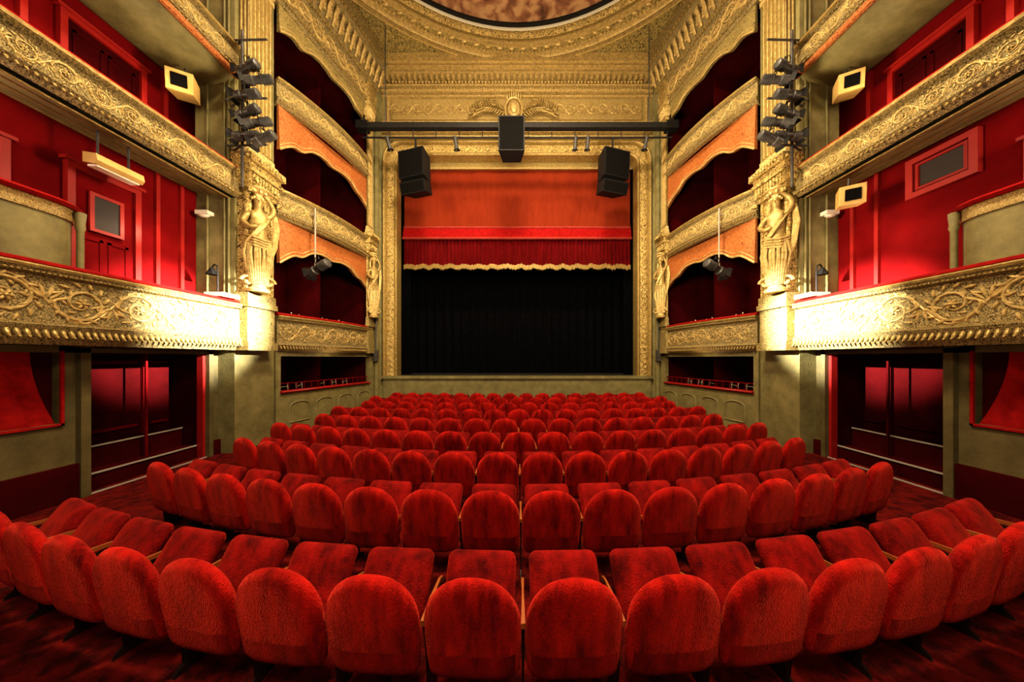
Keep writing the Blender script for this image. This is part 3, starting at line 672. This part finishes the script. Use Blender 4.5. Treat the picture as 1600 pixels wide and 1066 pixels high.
part(seat,'shaded_back_panel',MB().sheet(lambda a,b:lean@V(((-SW*.88+2*SW*.88*a),-.059-.002*(1-(2*a-1)**4)+.022*abs(2*a-1)**5+.016*(1-b)**5,.03+.16*b)),20,8),VELVET_D,ang=60)  # raised lower panel; its darker velvet puts shade into the colour
hw=.222
co=[]
for (cx,cz,a0) in((hw-.07,.07,-90),(hw-.05,.34,0),(-hw+.05,.34,90),(-hw+.07,.07,180)):
    rr=.07 if cz<.1 else .05
    for q in range(6):
        a=math.radians(a0+q*18); co.append((cx+rr*math.cos(a),cz+rr*math.sin(a)))
cush=Matrix.Translation((0,.21,.40))@Matrix.Rotation(math.radians(-33),4,'X')
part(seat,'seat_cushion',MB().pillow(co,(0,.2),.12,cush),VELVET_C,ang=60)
for sg in(-1,1):
    x0,x1=sorted((sg*.2735,sg*.262))
    m=MB().loft([[(x0,y,z-.03),(x1,y,z-.03),(x1,y,z),(x0,y,z)] for y,z in((.06,.57),(.2,.585),(.36,.58),(.41,.56),(.43,.53))])
    part(seat,'armrest',m,WOOD)
    m=MB().loft([[(x0+.003,y0,z),(x1-.003,y0,z),(x1-.003,y1,z),(x0+.003,y1,z)] for z,y0,y1 in((0,.10,.34),(.03,.11,.33),(.06,.15,.27),(.3,.13,.28),(.54,.08,.4))])
    part(seat,'side_standard',m,IRON)
SX=.033; DY=1.03; firstseat=True
for r in range(9):
    Yc=1.53+DY*r; cnt=8
    R=[12,11.8,12,14,17,21,26,32,40][r]
    off=0 if r<3 else (.275 if r%2 else 0)
    for i in range(-cnt,cnt+(1 if off else 0)):
        arcx=(i+.5)*.55-off; th=arcx/R
        x=SX+R*math.sin(th); y=Yc+R*(1-math.cos(th)); rot=(0,0,th+random.uniform(-.012,.012))
        if firstseat: seat.location=(x,y,0); seat.rotation_euler=rot; firstseat=False
        else: clone(seat,(x,y,0),rot)
# ------------------------------------------------------------------ truss & speakers
TY=9.6;TZ=9.5
tr=thing('lighting_truss','long black lighting bar spanning the auditorium before the stage','truss',(0,TY,TZ-.1))
part(tr,'beam',MB().box(-5.12,5.12,TY-.09,TY+.09,TZ-.03,TZ+.14),BEAM,True)
m=MB().tube([(-5.05,TY,TZ-.3),(5.05,TY,TZ-.3)],.028,8)
for i in range(14): x=-4.9+i*9.8/13; m.tube([(x,TY,TZ-.02),(x,TY,TZ-.3)],.015,6)
part(tr,'hanging_pipe',m,BEAM,True)
for s in(-1,1): 
    m=MB(); m.box(min(s*4.85,s*5.2),max(s*4.85,s*5.2),TY-.14,TY+.14,TZ-.08,TZ+.18); m.tube([(s*5.0,TY,TZ+.18),(s*5.1,TY+.2,TZ+.6)],.025,6)
    part(tr,'end_bracket',m,BLKM,True)
for x in(-4.3,4.3): solo('hanging_cable',MB().tube([(x,TY,TZ+.14),(x,TY,12.5),(x,TY,12.88)],.015,6),METAL,'thin steel cable holding the lighting bar','cable',group='steel cables')
def spk(loc,rot,boxes,label,bh=.5):
    e=thing('hanging_speaker',label,'speaker',loc,rot)
    oz=0
    for w0,hh,tilt in boxes:
        T=Matrix.Translation((0,0,oz))@Matrix.Rotation(math.radians(tilt),4,'X'); oz-=hh+.05
        m=MB().loft([[T@V((x*w,y,z)) for x,z in((-1,-hh),(1,-hh),(1,0),(-1,0))] for y,w in((-.3,w0),(-.28,w0),(.3,w0*.72))])
        part(e,'cabinet',m,BLKM)
        g=w0-.04
        part(e,'grille',MB().add([T@V(p) for p in((-g,-.315,-hh+.04),(g,-.315,-hh+.04),(g,-.315,-.04),(-g,-.315,-.04),(-g,-.295,-hh+.04),(g,-.295,-hh+.04),(g,-.295,-.04),(-g,-.295,-.04))],[(0,1,2,3),(4,7,6,5),(0,4,5,1),(1,5,6,2),(2,6,7,3),(3,7,4,0)]),GRILL)
    m=MB().tube([(-.3,0,0),(-.3,0,.12),(.3,0,.12),(.3,0,0)],.025,6).tube([(0,0,.12),(0,0,bh)],.03,6)
    part(e,'bracket',m,BLKM)
    return e
spk((-3.3,TY,TZ-.85),(.05,0,-.3),((.46,.85,0),(.46,.36,14)),'black two-cabinet speaker hanging from the lighting bar')
spk((3.1,TY,TZ-.85),(.05,0,.3),((.46,.85,0),(.46,.36,14)),'black two-cabinet speaker hanging from the lighting bar')
spk((-.17,TY-.42,TZ-.16),(.04,0,0),((.40,1.02,0),),'black central speaker hanging from the lighting bar',.2)
def lamp_master():
    e=thing('stage_spotlight','grey metal theatre spotlight with yoke and barn doors','lamp',(0,0,0),group='theatre spotlights')
    R=Matrix.Rotation(pi/2,3,'X')
    m=MB().lathe([(.06,-.3),(.1,-.28),(.1,-.05),(.085,-.02),(.085,.12),(.11,.14),(.11,.3),(.10,.3),(.095,.22)],(0,0,0),16,R)
    for k2 in range(5): m.lathe([(.112,-.26+k2*.05),(.112,-.245+k2*.05)],(0,0,0),16,R)
    part(e,'lamp_body',m,METAL)
    part(e,'lens',MB().lathe([(.094,.23),(.07,.26),(.03,.275),(.005,.28)],(0,0,0),16,R),LENS)
    m=MB().tube([(-.12,.05,0),(-.13,.05,.12),(-.1,.05,.2),(.1,.05,.2),(.13,.05,.12),(.12,.05,0)],.012,6).tube([(0,.05,.2),(0,.05,.27)],.02,6)
    part(e,'yoke',m,BLKM)
    for a in range(4):
        q=Matrix.Rotation(a*pi/2,3,'Y'); 
        m=MB().add([q@V(p) for p in((-.09,-.3,.1),(.09,-.3,.1),(.12,-.38,.15),(-.12,-.38,.15),(-.09,-.3,.107),(.09,-.3,.107),(.12,-.38,.157),(-.12,-.38,.157))],[(0,3,2,1),(4,5,6,7),(0,1,5,4),(1,2,6,5),(2,3,7,6),(3,0,4,7)])
        part(e,'barn_door',m,BEAM)
    return e
lm=None
def putlamp(loc,rot,sc=1,label=None):
    global lm
    if lm is None: lm=lamp_master(); lm.location=loc; lm.rotation_euler=rot; o=lm
    else: o=clone(lm,loc,rot)
    o.scale=(sc,sc,sc)
    if label:o['label']=label
for s in(-1,1):
    e=thing('lighting_boom','vertical scaffold pipe carrying theatre spotlights','stand',(s*5.62,6.02,6.0))
    m=MB().tube([(5.62,6.02,5.5),(5.62,6.02,8.7)],.025,8)
    part(e,'pole',m.mir(s),METAL,True)
    m=MB()
    for z in(6.35,7.3,8.5): m.tube([(5.62,6.02,z),(6.0,6.19,z)],.02,6); m.tube([(5.1,6.0,z),(5.95,6.02,z)],.02,6)
    part(e,'cross_arm',m.mir(s),METAL,True)
    for x,z,ry,rx in((5.40,7.85,-.9,.15),(5.18,7.6,-1.4,.3),(5.42,7.3,-1.1,.1),(5.40,6.95,-1.0,.3),(5.2,6.74,-1.5,.4),(5.42,6.47,-1.2,.1),(5.08,6.42,-1.0,.3)):
        putlamp((s*x,5.92,z),(rx,0,s*(2.4+ry+.3)),.8)
    q=P(.75,4.55,.36)
    e=thing('lamp_pole','thin white pole with clamp on box front','stand',(s*q.x,q.y,4.3))
    part(e,'pole',MB().tube([(q.x,q.y,4.3),(q.x,q.y,6.0)],.018,8).tube([(q.x,q.y,5.85),(q.x+.3,q.y+.05,5.85)],.018,6).mir(s),DIMW,True)
    putlamp((s*(q.x-.12),q.y,4.42),(.35,0,s*1.9),1.1,'grey floodlight clamped in front of the first tier box')
for x in(-2.0,1.9,2.3,-4.2,4.2): putlamp((x,TY,TZ-.46),(1.2,0,3.0+x*.1),.6,'small spotlight hanging under the lighting bar')
def wspk(loc,rot,sc=1):
    e=thing('wall_speaker','yellow-cream speaker cabinet with dark square opening','speaker',loc,rot)
    m=MB().loft([[(x*w,y,z*w*1.0) for x,z in((-1,-1),(1,-1),(1,1),(-1,1))] for y,w in((-.18,.2),(-.2,.19),(-.2,.12),(-.12,.11))]).loft([[(x*w,y,z*w) for x,z in((-1,-1),(1,-1),(1,1),(-1,1))] for y,w in((-.18,.2),(.2,.17))])
    part(e,'cabinet',m,SPKW)
    part(e,'grille',MB().box(-.115,.115,-.215,-.2,-.115,.115),GRILL)
    part(e,'bracket',MB().tube([(0,.1,.17),(0,.1,.42)],.02,6),METAL)
    e.scale=(sc,sc,sc)
wspk((-6.45,5.7,7.25),(.1,0,.5),.95); wspk((6.45,5.75,7.3),(.1,0,-.5),.9)
wspk((6.1,5.4,4.95),(.1,0,-.6),.85)
e=thing('ceiling_fixture','slim cream light fixture hanging under the gallery soffit','lamp',(-6.25,4.55,4.85))
part(e,'housing',MB().sweep([(6.25,4.3,0),(6.25,4.85,0)],[(-.1,4.88),(.08,4.85),(.12,4.9),(.1,5.0),(-.1,5.03)],Z3).mir(-1),SPKW,True)
part(e,'diffuser',MB().box(6.18,6.32,4.33,4.82,4.83,4.86).mir(-1),WHITE,True)
part(e,'bracket',MB().tube([(6.27,4.4,5.0),(6.27,4.4,5.42)],.015,6).mir(-1),METAL,True)
part(e,'bracket',MB().tube([(6.27,4.75,5.0),(6.27,4.75,5.42)],.015,6).mir(-1),METAL,True)
for s in(-1,1):
    solo('electrical_box',MB().box(4.96,5.08,10.42,10.55,1.9,2.3).tube([(5.03,10.5,2.3),(5.03,10.5,4.2)],.02,6).mir(s),METAL,'grey electrical cabinet beside the stage','box',group='electrical cabinets')
# ------------------------------------------------------------------ lights
def area(loc,tgt,size,e,col=(1,.79,.52),sy=None):
    l=bpy.data.lights.new('area','AREA'); l.energy=e; l.color=col; l.size=size
    if sy: l.shape='RECTANGLE'; l.size_y=sy
    o=bpy.data.objects.new('area_light',l); COL.objects.link(o); o.location=loc
    o.rotation_euler=(V(tgt)-V(loc)).to_track_quat('-Z','Y').to_euler(); return o
def point(loc,e,col=(1,.72,.42),r=.12):
    l=bpy.data.lights.new('pt','POINT'); l.energy=e;l.color=col;l.shadow_soft_size=r
    o=bpy.data.objects.new('point_light',l); COL.objects.link(o); o.location=loc
def spot(loc,tgt,ang,e,col=(1,.85,.6),bl=.6,r=.08):
    l=bpy.data.lights.new('sp','SPOT'); l.energy=e;l.color=col;l.spot_size=math.radians(ang);l.spot_blend=bl;l.shadow_soft_size=r
    o=bpy.data.objects.new('spot_light',l); COL.objects.link(o); o.location=loc
    o.rotation_euler=(V(tgt)-V(loc)).to_track_quat('-Z','Y').to_euler()
area((0,3.6,12.3),(0,4.2,0),1.6,1800)
area((0,-1.4,6.0),(0,4,.8),1.2,300)  # added fill above and behind the camera, no fixture
area((0,5.5,7.0),(0,11,10.5),2.2,420)
for s in(-1,1):
    spot((-s*5.0,5.0,5.6),(s*5.9,5.65,2.80),13.5,85000,(1,.93,.80),1.0)  # unseen spot added for the bright patch on the opposite gallery end
    point((s*6.45,2.9,4.95),48,(1,.75,.58)); point((s*6.3,5.35,4.3),13,(1,.75,.5)); point((s*6.5,3.8,6.9),14); point((s*6.3,5.3,6.9),12,(1,.78,.52)); point((s*6.2,5.2,9.6),14,(1,.78,.52))  # points nearest the pier are added fill without a fixture
    point((s*6.2,8.2,4.0),18,(1,.6,.35)); point((s*6.2,8.0,7.0),2,(1,.6,.35))
    point((s*5.0,3.2,1.8),10); point((s*5.2,8.5,1.9),8)
    area((s*2.2,5.5,5.0),(s*5.6,8.5,7.5),.8,280)
w=bpy.data.worlds.new('w'); bpy.context.scene.world=w; w.use_nodes=True
bg=w.node_tree.nodes['Background']; bg.inputs[0].default_value=(1,.78,.55,1); bg.inputs[1].default_value=.10
# ------------------------------------------------------------------ camera
cd=bpy.data.cameras.new('cam'); cam=bpy.data.objects.new('camera',cd); COL.objects.link(cam)
cam.location=(0,0,2.0); cam.rotation_euler=(pi/2,0,0); cd.sensor_width=36; cd.lens=460/1600*36; cd.shift_x=-8/1600; cd.shift_y=27/1600; cd.clip_start=.05
bpy.context.scene.camera=cam
vs=bpy.context.scene.view_settings
vs.view_transform='Standard'
try: vs.look='Medium High Contrast'
except Exception as ex: print(ex)
